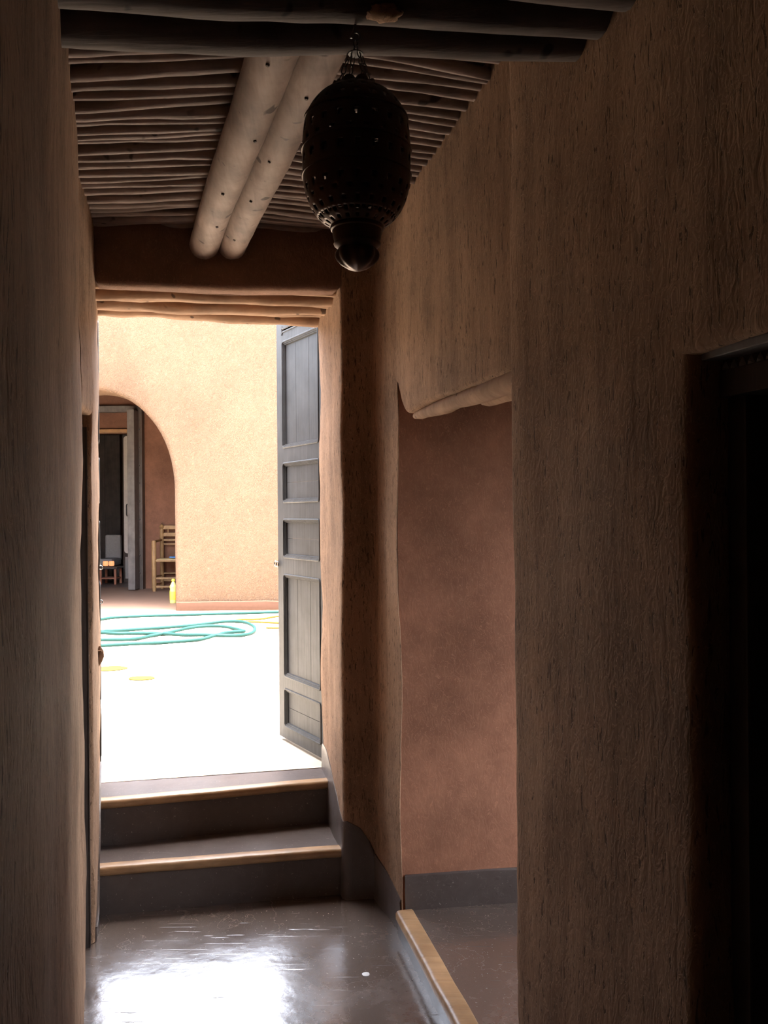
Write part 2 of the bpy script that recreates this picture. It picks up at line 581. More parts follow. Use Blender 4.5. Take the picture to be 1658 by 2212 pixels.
# ------------------------------------------------------------------ ceiling with sticks
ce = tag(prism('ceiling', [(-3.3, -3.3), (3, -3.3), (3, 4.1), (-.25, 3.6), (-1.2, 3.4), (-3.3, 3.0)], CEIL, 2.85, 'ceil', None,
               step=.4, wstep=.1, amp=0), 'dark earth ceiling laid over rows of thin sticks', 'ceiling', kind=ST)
def log_x(y):
    return -.165 - .32 * (y - 1.84)
def lath(a, b, i, r):
    pts, rs = [], []
    ph = random.uniform(0, 50)
    am = random.uniform(.004, .011)
    for k in range(13):
        t = k / 12
        q = a.lerp(b, t)
        q.y += noise.noise(Vector((t * 2.2, ph, 0))) * am * 1.8
        q.z += noise.noise(Vector((t * 2.5, ph, 9))) * am * .8
        pts.append(q)
        rs.append(r * (1.05 - .22 * (t if i % 2 else 1 - t)) * (1 + .16 * noise.noise(Vector((t * 5, ph, 3)))))
    tube('lath', pts, rs, 'lath', ce, 9, .07, seed=i)
y = 1.42
i = 0
while y < 3.34:
    r = random.uniform(.0155, .0235)
    y += r
    x = log_x(y)
    lath(Vector((x + .04, y, 2.588 + random.uniform(-.004, .006))),
         Vector((x - .75, y + .055 + random.uniform(-.02, .02), 2.588 + random.uniform(-.004, .006))), i, r)
    y += r + random.uniform(.003, .020)
    i += 1
y = 1.35
while y < 3.45:
    r = random.uniform(.014, .021)
    y += r
    x = log_x(y)
    lath(Vector((x - .03, y, 2.590 + random.uniform(-.004, .006))),
         Vector((x + .72, y + .25 + random.uniform(-.02, .02), 2.590 + random.uniform(-.004, .006))), i, r)
    y += r + random.uniform(.003, .018)
    i += 1

# the two thick logs along the corridor
for j, (dx, lab, rr) in enumerate(((-.055, 'thick peeled pale log beam under the ceiling sticks, the left of the pair', .056),
                                   (.052, 'thick peeled pale log beam under the ceiling sticks, right of the pair, behind the lantern', .054))):
    pts, rs = [], []
    for k in range(30):
        yy = 1.25 + (3.42 - 1.25) * k / 29
        pts.append(Vector((log_x(yy) + dx + .006 * noise.noise(Vector((yy * 1.6, j * 9, 0))), yy,
                           2.515 + .005 * noise.noise(Vector((yy * 1.6, j * 9, 4))))))
        rs.append(rr * (1 + .05 * noise.noise(Vector((yy * 3, j * 5, 8))) - .04 * k / 29))
    o = tube('log_beam', pts, rs, 'log', None, 22, .022, seed=20 + j)
    tag(o, lab, 'beam', 'two log beams along the corridor ceiling')
    for k in range(4):                                       # cut-off twig knots
        yy = 1.85 + k * .36 + .13 * j
        a = random.uniform(-2.3, -.8)
        i0 = min(range(30), key=lambda q: abs(pts[q].y - yy))
        d = Vector((math.cos(a), 0, math.sin(a)))
        tube('knot', [pts[i0] + d * (rs[i0] - .006), pts[i0] + d * (rs[i0] + .004)], [.006, .004], 'pole', o, 7, .25, seed=k)

# the smoked poles across the corridor, nearer to the viewer
pole_spec = [
    ((-.80, 1.575, 2.412), (.70, 1.690, 2.405), .050, .030, 'dark smoked pole across the ceiling, the one nearest the courtyard'),
    ((-.80, 1.458, 2.425), (.70, 1.612, 2.415), .050, .036, 'dark smoked pole across the ceiling that the lantern chain hangs from'),
    ((-.80, 1.343, 2.430), (.70, 1.525, 2.408), .048, .040, 'dark smoked pole across the ceiling, third from the courtyard'),
    ((-.80, 1.228, 2.420), (.75, 1.435, 2.408), .052, .044, 'dark smoked pole across the ceiling at the top edge of the photo'),
]
for j, (a, b, r0, r1, lab) in enumerate(pole_spec):
    a, b = Vector(a), Vector(b)
    pts, rs = [], []
    for k in range(26):
        t = k / 25
        q = a.lerp(b, t)
        q.z += .010 * noise.noise(Vector((t * 4, j * 4.4, 0)))
        q.y += .010 * noise.noise(Vector((t * 3, j * 4.4, 6)))
        pts.append(q)
        rs.append((r0 + (r1 - r0) * t) * (1 + .07 * noise.noise(Vector((t * 6, j * 3.3, 2)))))
    tag(tube('ceiling_pole', pts, rs, 'pole', None, 16, .03, seed=40 + j), lab, 'beam', 'dark poles across the ceiling')

# ------------------------------------------------------------------ floors, steps
def slab(name, poly, z0, z1, mat, label, cat='floor', parent=None, **kw):
    o = prism(name, poly, z0, z1, mat, parent, amp=kw.pop('amp', 0), **kw)
    if label:
        tag(o, label, cat, kind=ST)
    return o
slab('floor', [(-3.1, -3.1), (2.6, -3.1), (2.6, 3.5), (-.1, 3.5), (-1.3, 3.4), (-3.1, 2.6)], -.15, 0, 'floor',
     'dark waxed lime floor of the corridor, shining in the daylight', step=.5, wstep=.2)
slab('floor_passage', [(.075, 3.08), (.318, 2.0), (1.0, 2.19), (1.0, 1.4), (2.25, 1.4), (2.25, 3.4)], 0.0, .08, 'floor',
     'dark waxed raised floor of the side passage', step=.5, wstep=.1)

def step_block(z0, z1, fl, fr, bl, br, label):
    s = slab('stair_step', [fl, fr, br, bl], z0, z1, 'skirting', label, 'step', step=.1, wstep=.06)
    a, b = Vector((*fl, z1)), Vector((*fr, z1))
    d = (b - a).normalized()
    out = Vector((d.y, -d.x, 0))
    bm = bmesh.new()
    prof = [(-.030, .004), (.004, .005), (.013, .002), (.017, -.006), (.015, -.020), (.009, -.030), (-.003, -.032), (-.03, -.03)]
    rows = []
    for k in range(31):
        t = k / 30
        p = a.lerp(b, t)
        rows.append([bm.verts.new(p + out * (u + .0025 * noise.noise(Vector((t * 9, z1 * 9, 0)))) +
                                  Vector((0, 0, v + .0018 * noise.noise(Vector((t * 7, z1 * 9, 4)))))) for u, v in prof])
    for r0, r1 in zip(rows, rows[1:]):
        for k in range(len(prof)):
            j = (k + 1) % len(prof)
            bm.faces.new((r0[k], r0[j], r1[j], r1[k]))
    bm.faces.new(rows[0]); bm.faces.new(rows[-1])
    finish(bm, 'nosing', 'nosing', s, 50)
    return s
step_block(0, Z1, (-1.13, 3.208), (-.165, 3.383), (-1.25, 3.7), (-.2, 3.85), 'lower dark waxed step with rounded wooden nosing')
step_block(Z1, Z2, (-1.20, 3.405), (-.225, 3.668), (-1.30, 3.63), (-.26, 3.845), 'upper dark waxed step with rounded wooden nosing at the courtyard threshold')
slab('floor_courtyard', [(-9, 1.9), (-3, 3.2), (-1.24, 3.642), (-.25, 3.853), (3, 4.3), (6, 4.8), (6, 10.15), (-9, 10.15)], 0.05, Z2 + .002, 'screed',
     'pale courtyard floor in glaring sunlight', step=1, wstep=.4)
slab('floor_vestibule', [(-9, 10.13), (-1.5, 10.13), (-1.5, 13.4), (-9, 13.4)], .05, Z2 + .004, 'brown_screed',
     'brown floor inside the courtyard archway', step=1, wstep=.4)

# skirting that climbs the right jamb and sweeps round the corner
def skirting(name, path, parent, off=.006, th=.010):
    """path of (x, y, top, bottom); the plaster lies on the left of the path"""
    pts = []
    for (p, q) in zip(path, path[1:]):
        k = max(2, int((Vector(p[:2]) - Vector(q[:2])).length / .03))
        for j in range(k):
            t = j / k
            pts.append([p[m_] + (q[m_] - p[m_]) * t for m_ in range(4)])
    pts.append(list(path[-1]))
    bm = bmesh.new()
    rows = []
    for i, (x, y_, zt, zb) in enumerate(pts):
        a, b = pts[max(i - 1, 0)], pts[min(i + 1, len(pts) - 1)]
        t = Vector((b[0] - a[0], b[1] - a[1], 0)).normalized()
        nrm = Vector((t.y, -t.x, 0))
        col = []
        nz = 10
        for k in range(nz + 1):
            z = zb + (zt - zb) * k / nz
            base = Vector((x, y_, z))
            dlt = wob(base) - base
            o_ = off if k < nz else off * .4
            col.append(bm.verts.new(base + Vector((dlt.x, dlt.y, 0)) + nrm * o_))
        inn = []
        for k in range(nz + 1):
            inn.append(bm.verts.new(col[k].co - nrm * th))
        rows.append(col + inn[::-1])
    n_ = len(rows[0])
    for r0, r1 in zip(rows, rows[1:]):
        for k in range(n_):
            j = (k + 1) % n_
            bm.faces.new((r0[k], r0[j], r1[j], r1[k]))
    bm.faces.new(rows[0]); bm.faces.new(rows[-1])
    return finish(bm, name, 'skirting', parent, 60)
skirting('skirting', [(-.284, 3.83, .475, .30), (-.262, 3.74, .47, .30), (-.236, 3.63, .425, .1), (-.21, 3.52, .37, 0),
                      (-.180, 3.40, .315, 0), (-.166, 3.345, .30, 0), (-.150, 3.332, .305, 0), (-.10, 3.340, .275, 0), (-.07, 3.345, .225, 0),
                      (-.046, 3.343, .175, 0), (-.036, 3.325, .165, 0), (0, 3.215, .15, 0), (.03, 3.12, .125, 0), (.046, 3.068, .115, 0)], wf)
skirting('skirting', [(-1.20, 3.62, .46, 0), (-1.16, 3.49, .43, 0), (-1.12, 3.35, .33, 0), (-1.078, 3.21, .20, 0), (-1.066, 3.175, .14, 0),
                      (-1.044, 3.10, .07, 0), (-1.024, 3.02, .05, 0)][::-1], wf, -.006, -.010)

# wooden threshold strip of the passage
tr = empty('trim_1')
tag(tr, 'brown wooden threshold strip edging the raised side-passage floor', 'threshold', kind=ST)
bm = bmesh.new()
prof = [(-.012, -.02), (-.012, .000), (-.006, .007), (.004, .009), (.046, .008), (.052, .003), (.052, -.02)]
rows = []
for k in range(25):
    t = k / 24
    p = Vector((NF[0] - .008, NF[1] - .005, .08)).lerp(Vector((PF[0] - .01, PF[1] + .0, .08)), t)
    rows.append([bm.verts.new(p + Vector((nn_.x, nn_.y, 0)) * (u + .002 * noise.noise(Vector((t * 8, 1, 2)))) + Vector((0, 0, v))) for u, v in prof])
for r0, r1 in zip(rows, rows[1:]):
    for k in range(len(prof)):
        bm.faces.new((r0[k], r0[(k + 1) % len(prof)], r1[(k + 1) % len(prof)], r1[k]))
bm.faces.new(rows[0]); bm.faces.new(rows[-1])
finish(bm, 'strip', 'nosing', tr, 50)
prism('riser', [(NF[0] - .012, NF[1] - .01), (PF[0] - .012, PF[1]), (PF[0] + .06, PF[1] + .015), (NF[0] + .05, NF[1] + .005)], 0, .068, 'skirting', tr, amp=0)

# pale blob of plaster on the waxed floor
c = on_z(790, 2105, 0)
bm = bmesh.new()
add_lathe(bm, [(0, 0), (.012, 0), (.0125, .001), (.009, .0028), (0, .0032)], 18)
for v_ in bm.verts:
    v_.co = Vector((c.x + v_.co.x * (1 + .2 * noise.noise(v_.co * 90)), c.y + v_.co.y, v_.co.z + .0003))
tag(finish(bm, 'plaster_spot', 'white', None, 50), 'small pale dried plaster spot on the dark waxed floor', 'stain')

# ------------------------------------------------------------------ panelled door leaves
def rounded_rect(x0, x1, z0, z1, r, k=5):
    out = []
    for cx, cz, a0 in ((x1 - r, z1 - r, 0), (x0 + r, z1 - r, 90), (x0 + r, z0 + r, 180), (x1 - r, z0 + r, 270)):
        for j in range(k + 1):
            a = math.radians(a0 + 90 * j / k)
            out.append((cx + r * math.cos(a), cz + r * math.sin(a)))
    return out

def filled(outer, holes, th):
    cu = bpy.data.curves.new('shape', 'CURVE')
    cu.dimensions = '2D'
    cu.fill_mode = 'BOTH'
    cu.extrude = th / 2
    for loop in [outer] + holes:
        sp = cu.splines.new('POLY')
        sp.points.add(len(loop) - 1)
        for pt, (u, v_) in zip(sp.points, loop):
            pt.co = (u, v_, 0, 1)
        sp.use_cyclic_u = True
    o = bpy.data.objects.new('shape', cu)
    C.objects.link(o)
    dg = bpy.context.evaluated_depsgraph_get()
    me = bpy.data.meshes.new_from_object(o.evaluated_get(dg))
    bpy.data.objects.remove(o)
    bpy.data.curves.remove(cu)
    me.transform(Matrix.Rotation(math.pi / 2, 4, 'X'))       # (u, v) -> (x, z), thickness along y
    me.materials.clear()
    for f in me.polygons:
        f.use_smooth = False
    return me

def moulding(x0, x1, z0, z1, r, yf, parent, mat='paint'):
    """stepped bead running round a panel, on the face at y = yf (facing -y when yf < 0)"""
    s = -1 if yf < 0 else 1
    prof = [(0, 0.002), (.003, .004), (.007, .004), (.009, -.001), (.013, -.001), (.015, -.006), (.019, -.006), (.022, -.014), (.022, -.02), (0, -.02)]
    loops = [[(u, v_) for u, v_ in rounded_rect(x0 + d, x1 - d, z0 + d, z1 - d, max(r - d, .003))] for d, _ in prof]
    bm = bmesh.new()
    rings = [[bm.verts.new((u, yf + s * h, v_)) for u, v_ in lp] for lp, (_, h) in zip(loops, prof)]
    n_ = len(rings[0])
    for i in range(len(rings)):
        a, b = rings[i], rings[(i + 1) % len(rings)]
        for k in range(n_):
            bm.faces.new((a[k], a[(k + 1) % n_], b[(k + 1) % n_], b[k]))
    return finish(bm, 'moulding', mat, parent, 30)

def door_leaf(name, hinge, free, z0, z1, rails, label, both=True, mat='paint', xin=.065):
    """rails: list of (z_low, z_high) of the panels"""
    h, f = Vector(hinge), Vector(free)
    w = (f - h).length
    ang = math.atan2(f.y - h.y, f.x - h.x)
    e = empty(name, (h.x, h.y, 0), ang)
    tag(e, label, 'door', kind=ST)
    th = .042
    holes = [rounded_rect(xin, w - xin, a, b, .018) for a, b in rails]
    link('leaf_frame', filled([(0, z0), (w, z0), (w, z1), (0, z1)], holes, th), mat, e)
    for a, b in rails:
        moulding(xin, w - xin, a, b, .018, -th / 2, e, mat)
        moulding(xin, w - xin, a, b, .018, th / 2, e, mat)
        if b - a > .3:                                        # upright boards
            n_ = 3
            for k in range(n_):
                u0 = xin - .01 + (w - 2 * xin + .02) * k / n_
                u1 = xin - .01 + (w - 2 * xin + .02) * (k + 1) / n_
                box('panel_board', ((u0 + u1) / 2, 0, (a + b) / 2), (u1 - u0 - .0012, .014, b - a + .02), mat, e, bevel=.0012)
        else:
            for k in range(2):
                q0, q1 = a - .01 + (b - a + .02) * k / 2, a - .01 + (b - a + .02) * (k + 1) / 2
                box('panel_board', (w / 2, 0, (q0 + q1) / 2), (w - 2 * xin + .02, .014, q1 - q0 - .0012), mat, e, bevel=.0012)
    return e, w, ang

A, B = Vector((-.345, 4.056, 0)), Vector((-.517, 4.351, 0))
U = (B - A).normalized()
H = A - U * .205
# heights of the panels, read where the free edge stands
def leaf_z(py, px=622):
    t = .05
    q = B - U * t
    return on_y(px, py, q.y).z
rails = [(leaf_z(a), leaf_z(b)) for a, b in ((1567, 1483), (1460, 1238), (1205, 1120), (1087, 1000), (970, 740))]
rails.append((leaf_z(716), 2.40))
d1, dw, dang = door_leaf('door_1', H, B, Z2 + .02, 2.47, rails, 'grey painted panelled door leaf standing open on the right of the doorway')
# figure-eight hook on the free edge
def hook_ring(c, r, parent, axis='y', name='hook'):
    pts = []
    for k in range(16):
        a = 2 * math.pi * k / 16
        pts.append((c[0] + r * math.cos(a), c[1], c[2] + r * math.sin(a)) if axis == 'y' else (c[0], c[1] + r * math.cos(a), c[2] + r * math.sin(a)))
    return tube(name, pts, .003, 'iron', parent, 6, closed=True)
zh = leaf_z(1219, 610)
hook_ring((dw - .012, .030, zh), .013, d1)
hook_ring((dw + .014, .030, zh + .002), .013, d1)
for zz in (.75, 1.9):
    box('hinge', (.004, -.024, zz), (.05, .006, .10), 'iron', d1)

d2, dw2, _ = door_leaf('door_2', (-1.245, 3.70, 0), (-1.425, 4.22, 0), Z2 + .02, 2.47, rails,
                       'grey panelled door leaf folded back behind the left jamb, only its hooks showing')
for py in (1226, 1300):
    p = on_y(217, py, 4.15)
    hook_ring((.46, -.031, p.z), .009, d2, 'x')
    tube('hook', [(.46, -.016, p.z + .006), (.46, -.026, p.z + .008)], .002, 'steel', d2, 6)

# wooden catch on the left jamb
p = on_y(209, 1418, 3.44)
wc = empty('wooden_catch', (p.x, p.y, p.z))
tag(wc, 'small splintered wooden latch catch on the left door jamb', 'latch')
bm = bmesh.new()
pts = [(0, 0, -.045), (.010, 0, -.02), (.014, 0, 0), (.016, 0, .02), (.012, 0, .042)]
add_tube(bm, pts, [.004, .011, .014, .012, .004], 8, True, .12)
finish(bm, 'catch_block', 'lintel', wc, 40)
tube('peg', [(.010, -.012, .022), (.026, -.016, .024)], .004, 'lintel', wc, 7)

# recess door on the left wall
e = tag(empty('door_3', (0, 0, 0)), 'narrow dark wooden door set in the recess of the left wall', 'door', kind=ST)
qa, qb = Vector((-1.165, 2.70, 0)), Vector((-1.235, 2.93, 0))
ang = math.atan2(qb.y - qa.y, qb.x - qa.x)
R3 = Matrix.Rotation(ang, 3, 'Z')
mid = (qa + qb) / 2
ln_ = (qb - qa).length
box('door_panel', (mid.x - .04, mid.y - .012, .92), (ln_, .03, 1.80), 'dark_wood', e, R3, .002)
rv = Vector((-1.32 + 1.02, 2.905 - 3.005, 0)).normalized()
rc = Vector((-1.02, 3.005, 0)) + rv * .085 + Vector((rv.y, -rv.x, 0)) * -.012
box('reveal_board', (rc.x, rc.y, .90), (.14, .018, 1.80), 'dark_wood', e, Matrix.Rotation(math.atan2(rv.y, rv.x), 3, 'Z'), .002)
fq = Vector((-1.128, 2.962, 0))
box('frame_post', (fq.x, fq.y, .92), (.03, .06, 1.82), 'dark_wood', e, R3, .003)
box('frame_post', (qa.x + .02, qa.y + .02, .92), (.03, .06, 1.82), 'dark_wood', e, R3, .003)
box('frame_head', (mid.x + .02, mid.y + .01, 1.825), (ln_ + .02, .06, .035), 'grey_wood', e, R3, .003)

# dark doorway on the right, carved head
wd = Vector((DN[0] - PN[0], DN[1] - PN[1], 0)).normalized()
wn_ = Vector((-wd.y, wd.x, 0))                       # into the wall (+x)
e = empty('door_4')
tag(e, 'black wooden doorway with triangle-carved head in the right wall', 'door', kind=ST)
angd = math.atan2(wd.y, wd.x)
RD = Matrix.Rotation(angd, 3, 'Z')
P0 = Vector((*PN, 0))
LD = (Vector((*DN, 0)) - P0).length
def dpos(u, w, z):
    q = P0 + wd * u + wn_ * w
    return (q.x, q.y, z)
box('frame_post', dpos(.022, .085, .855), (.044, .05, 1.71), 'dark_wood', e, RD)
box('frame_post', dpos(LD - .022, .085, .855), (.044, .05, 1.71), 'dark_wood', e, RD)
box('cornice', dpos(LD / 2, .045, 1.737), (LD, .06, .014), 'grey_wood', e, RD, .002)
box('carved_back', dpos(LD / 2, .066, 1.722), (LD, .03, .018), 'dark_wood', e, RD, .001)
box('head_board', dpos(LD / 2, .070, 1.694), (LD, .05, .042), 'dark_wood', e, RD, .002)
tri = bmesh.new()
v0 = [tri.verts.new(c_) for c_ in ((-.009, 0, -.007), (.009, 0, -.007), (0, 0, .008), (0, -.006, -.002))]
for fc in ((0, 1, 3), (1, 2, 3), (2, 0, 3), (0, 2, 1)):
    tri.faces.new([v0[k] for k in fc])
o0 = finish(tri, 'carved_tooth', 'tooth', e, 0)
k = 0
nteeth = int(LD / .0195)
for k in range(nteeth):
    o = o0 if k == 0 else o0.copy()
    if k:
        C.objects.link(o)
    o.parent = e
    o.location = dpos(.012 + k * .0195, .050, 1.7215)
    o.rotation_euler = (0, 0, angd)
lw = LD - .088
for k in range(5):
    box('door_board', dpos(.044 + lw * (k + .5) / 5, .165, .84), (lw / 5 - .002, .03, 1.68), 'dark_wood', e, RD, .002)

# ------------------------------------------------------------------ pierced lantern
LX, LY = -.0445, 1.553
K = LY / FPX
def lz(py):
    return EYE + (1106 - py) * K
lan = empty('pierced_lantern', (LX, LY, lz(584)))
tag(lan, 'dark pierced metal lantern hanging on chains from the ceiling poles', 'lantern')
def LP(r, py):
    return (r * K, lz(py) - lz(584))
prof = [(36, 186), (44, 191), (52, 195), (66, 203), (80, 213), (92, 226), (102, 241), (108.5, 256), (113, 275), (115.5, 297), (116.5, 320), (116.8, 345),
        (116.5, 370), (115, 394), (111.5, 415), (106.5, 432), (99, 448), (90, 462), (80, 473), (69, 482), (58, 489), (54, 492)]
dense_p = catmull([(r, py, 0) for r, py in prof], 3)
SEG = 120
bm = bmesh.new()
rows = []
for q in dense_p:
    r_, z_ = LP(q.x, q.y)
    rows.append([bm.verts.new((r_ * math.cos(2 * math.pi * k / SEG), r_ * math.sin(2 * math.pi * k / SEG), z_)) for k in range(SEG)])
holes = 0
nr = len(rows)
for i in range(nr - 1):
    py = dense_p[i].y
    for k in range(SEG):
        j = (k + 1) % SEG
        hole = False
        band = i % 4
        if not (256 < py < 262 or 322 < py < 332 or 378 < py < 386):
            if band == 1 and (k + (i // 4) * 3) % 6 in (0, 1): hole = True
            if band == 2 and (k + (i // 4) * 3) % 6 == 0: hole = (i // 4) % 2 == 0
        if py > 455 and band in (1, 2) and (k % 6) in (0, 1): hole = True
        if hole:
            continue
        bm.faces.new((rows[i][k], rows[i][j], rows[i + 1][j], rows[i + 1][k]))
body = finish(bm, 'body', 'bronze', lan, 30)
sm = body.modifiers.new('thickness', 'SOLIDIFY')
sm.thickness = .0018
for py, r_ in ((259, 110.5), (327, 117.6), (382, 117)):
    pts = [(r_ * K * math.cos(2 * math.pi * k / 64), r_ * K * math.sin(2 * math.pi * k / 64), lz(py) - lz(584)) for k in range(64)]
    tube('band', pts, .0018, 'bronze', lan, 6, closed=True)
# scalloped crown
bm = bmesh.new()
rows = []
for s in range(5):
    rows.append([])
    for k in range(72):
        a = 2 * math.pi * k / 72
        up = abs(math.sin(a * 4)) ** .7
        r_ = (44 - s * 1.5 + (3 if s == 4 else 0)) * K
        z_ = lz(193 - s * (1.2 + 2.6 * up)) - lz(584)
        rows[-1].append(bm.verts.new((r_ * math.cos(a), r_ * math.sin(a), z_)))
for a, b in zip(rows, rows[1:]):
    for k in range(72):
        bm.faces.new((a[k], a[(k + 1) % 72], b[(k + 1) % 72], b[k]))
cr = finish(bm, 'crown', 'bronze', lan, 50)
cr.modifiers.new('thickness', 'SOLIDIFY').thickness = .0015
lathe('collar', [LP(*q) for q in ((50, 486), (57, 488), (58, 492), (57, 497), (54, 499), (53.5, 503), (52, 510), (50, 520), (49.5, 524), (51, 527), (50, 530), (44, 534), (41, 538), (36, 540), (36, 486))],
      'bronze', lan, 48)
bm = bmesh.new()
rows = []
fp = [(41, 538), (44, 544), (45, 551), (44, 557), (41, 563), (34, 571), (24, 578), (12, 583), (3, 585)]
for s, (r0, py) in enumerate(fp):
    rows.append([])
    for k in range(64):
        a = 2 * math.pi * k / 64
        wv = 1 + .07 * math.cos(a * 8) * (1 if 0 < s < 7 else 0)
        r_, z_ = LP(r0 * wv, py)
        rows[-1].append(bm.verts.new((r_ * math.cos(a), r_ * math.sin(a), z_)))
for a, b in zip(rows, rows[1:]):
    for k in range(64):
        bm.faces.new((a[k], a[(k + 1) % 64], b[(k + 1) % 64], b[k]))
bm.faces.new(rows[0]); bm.faces.new(rows[-1])
finish(bm, 'foot_cup', 'bronze', lan, 50)
# chains
def chain(name, a, b, n, lw_, wire, parent):
    a, b = Vector(a), Vector(b)
    ch = empty(name, (0, 0, 0), 0, parent)
    d = (b - a) / n
    L = d.length * .5 + wire * 1.2
    t = d.normalized()
    s0 = t.orthogonal().normalized()
    s1 = t.cross(s0)
    for i in range(n):
        c = a + d * (i + .5)
        s = s0 if i % 2 else s1
        pts = []
        for k in range(12):
            an = 2 * math.pi * k / 12
            pts.append(c + t * L * math.cos(an) * (1.0) + s * lw_ * math.sin(an))
        tube('link', pts, wire, 'iron', ch, 6, closed=True)
    return ch
zt = lz(184) - lz(584)
zm = lz(116) - lz(584)
for k in range(4):
    a = math.radians(28 + 90 * k)
    chain('chain', (38 * K * math.cos(a), 38 * K * math.sin(a), zt), (13 * K * math.cos(a), 13 * K * math.sin(a), zm), 4, .0042, .0011, lan)
lathe('chain_plate', [(0, zm + .006), (.006, zm + .004), (.0135, zm + .001), (.0135, zm - .001), (0, zm - .001)], 'iron', lan, 20)
zk = lz(88) - lz(584)
chain('chain', (0, 0, zm + .003), (0, 0, zk), 2, .005, .0013, lan)
pts = [(.008 * math.sin(a), 0, zk + .008 - .008 * math.cos(a)) for a in [k * math.pi / 8 for k in range(14)]]
pts += [(0, 0, zk + .03), (0, 0, zk + .045)]
tube('hook', catmull(pts, 2), .0022, 'iron', lan, 7)
# loose clot of plaster under the pole beside the hook
bm = bmesh.new()
bmesh.ops.create_icosphere(bm, subdivisions=3, radius=1)
for v_ in bm.verts:
    d = 1 + .35 * noise.noise(v_.co * 2.3)
    v_.co = Vector((v_.co.x * .030 * d, v_.co.y * .022 * d, v_.co.z * .012 * d)) + Vector((.008, 1.505, 2.372))
tag(finish(bm, 'plaster_clot', 'plaster', None, 60), 'small crumbling lump of plaster on the pole beside the lantern hook', 'plaster')

# ------------------------------------------------------------------ courtyard
YW = 10.1
cx_, a_ = on_y(203, 1106, YW).x, 0
xr = on_y(375.5, 1080, YW).x
a_ = xr - cx_
zs = on_y(300, 1062, YW).z
zt_ = on_y(213, 843, YW).z
b_ = zt_ - zs
arch = [(xr, Z2 - .1)]
for k in range(0, 33):
    t = math.pi * k / 32
    arch.append((cx_ + a_ * math.cos(t), zs + b_ * (math.sin(t) ** .96)))
arch.append((cx_ - a_, Z2 - .1))
poly = [(6, Z2 - .1), (6, 3.88), (-9, 3.88), (-9, Z2 - .1)] + arch[::-1]
def facing(u, v, w):
    return (u, w, v)
wc_ = tag(empty('wall_courtyard'), 'sunlit straw-flecked earth wall with a round archway across the courtyard', 'wall', kind=ST)
prism('wall_face', poly, YW, YW + .45, 'straw', wc_, fn=facing, step=.12, wstep=.15, amp=.004, bev0=.06, smooth=60)
prism('plinth', [(xr + .02, Z2), (6, Z2), (6, Z2 + .105), (1, Z2 + .115), (-.9, Z2 + .10), (-1.4, Z2 + .115), (xr + .02, Z2 + .105)], YW - .03, YW + .02, 'plinth', wc_,
      fn=facing, amp=.006, bev0=.012)
for nm, poly_, lab in (('wall_courtyard_left', [(-9.3, 1.9), (-9, 1.9), (-9, 13.5), (-9.3, 13.5)], 'straw plaster wall on the far left side of the courtyard'),
                       ('wall_courtyard_right', [(6, 4.5), (6.3, 4.5), (6.3, 10.6), (6, 10.6)], 'straw plaster wall on the right side of the courtyard')):
    tag(prism(nm, poly_, Z2 - .1, 3.6, 'straw', None, step=.6, wstep=.6, amp=0), lab, 'wall', kind=ST)

# vestibule behind the arch
YB = 13.1
wv = tag(empty('wall_vestibule'), 'shaded red plaster walls of the vestibule seen through the archway', 'wall', kind=ST)
xo0 = on_y(120, 1106, YB).x
xo1 = on_y(297, 1106, YB).x
zo1 = on_y(250, 884, YB).z
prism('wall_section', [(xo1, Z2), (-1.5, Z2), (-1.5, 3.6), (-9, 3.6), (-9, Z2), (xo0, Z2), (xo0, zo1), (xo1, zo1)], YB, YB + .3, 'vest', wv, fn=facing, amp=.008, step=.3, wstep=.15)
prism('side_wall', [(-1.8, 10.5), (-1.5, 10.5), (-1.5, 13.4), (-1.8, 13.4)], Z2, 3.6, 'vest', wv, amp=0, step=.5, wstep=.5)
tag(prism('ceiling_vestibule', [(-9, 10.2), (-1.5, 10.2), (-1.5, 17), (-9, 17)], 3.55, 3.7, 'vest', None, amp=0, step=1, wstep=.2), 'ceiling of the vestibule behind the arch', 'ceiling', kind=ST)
dk = tag(empty('wall_inner_room'), 'walls of the dark room beyond the vestibule', 'wall', kind=ST)
prism('wall_section', [(-7.5, 16.6), (-2.5, 16.6), (-2.5, 16.9), (-7.5, 16.9)], Z2, 3.6, 'head', dk, amp=0, step=1, wstep=1)
prism('wall_section', [(-2.8, 13.4), (-2.5, 13.4), (-2.5, 16.6), (-2.8, 16.6)], Z2, 3.6, 'head', dk, amp=0, step=1, wstep=1)
prism('wall_section', [(-7.5, 13.4), (-7.2, 13.4), (-7.2, 16.6), (-7.5, 16.6)], Z2, 3.6, 'head', dk, amp=0, step=1, wstep=1)
slab('floor_inner_room', [(-7.5, 13.35), (-2.5, 13.35), (-2.5, 16.8), (-7.5, 16.8)], .1, Z2 + .005, 'skirting', 'dark floor of the room beyond the vestibule', step=1, wstep=.4)

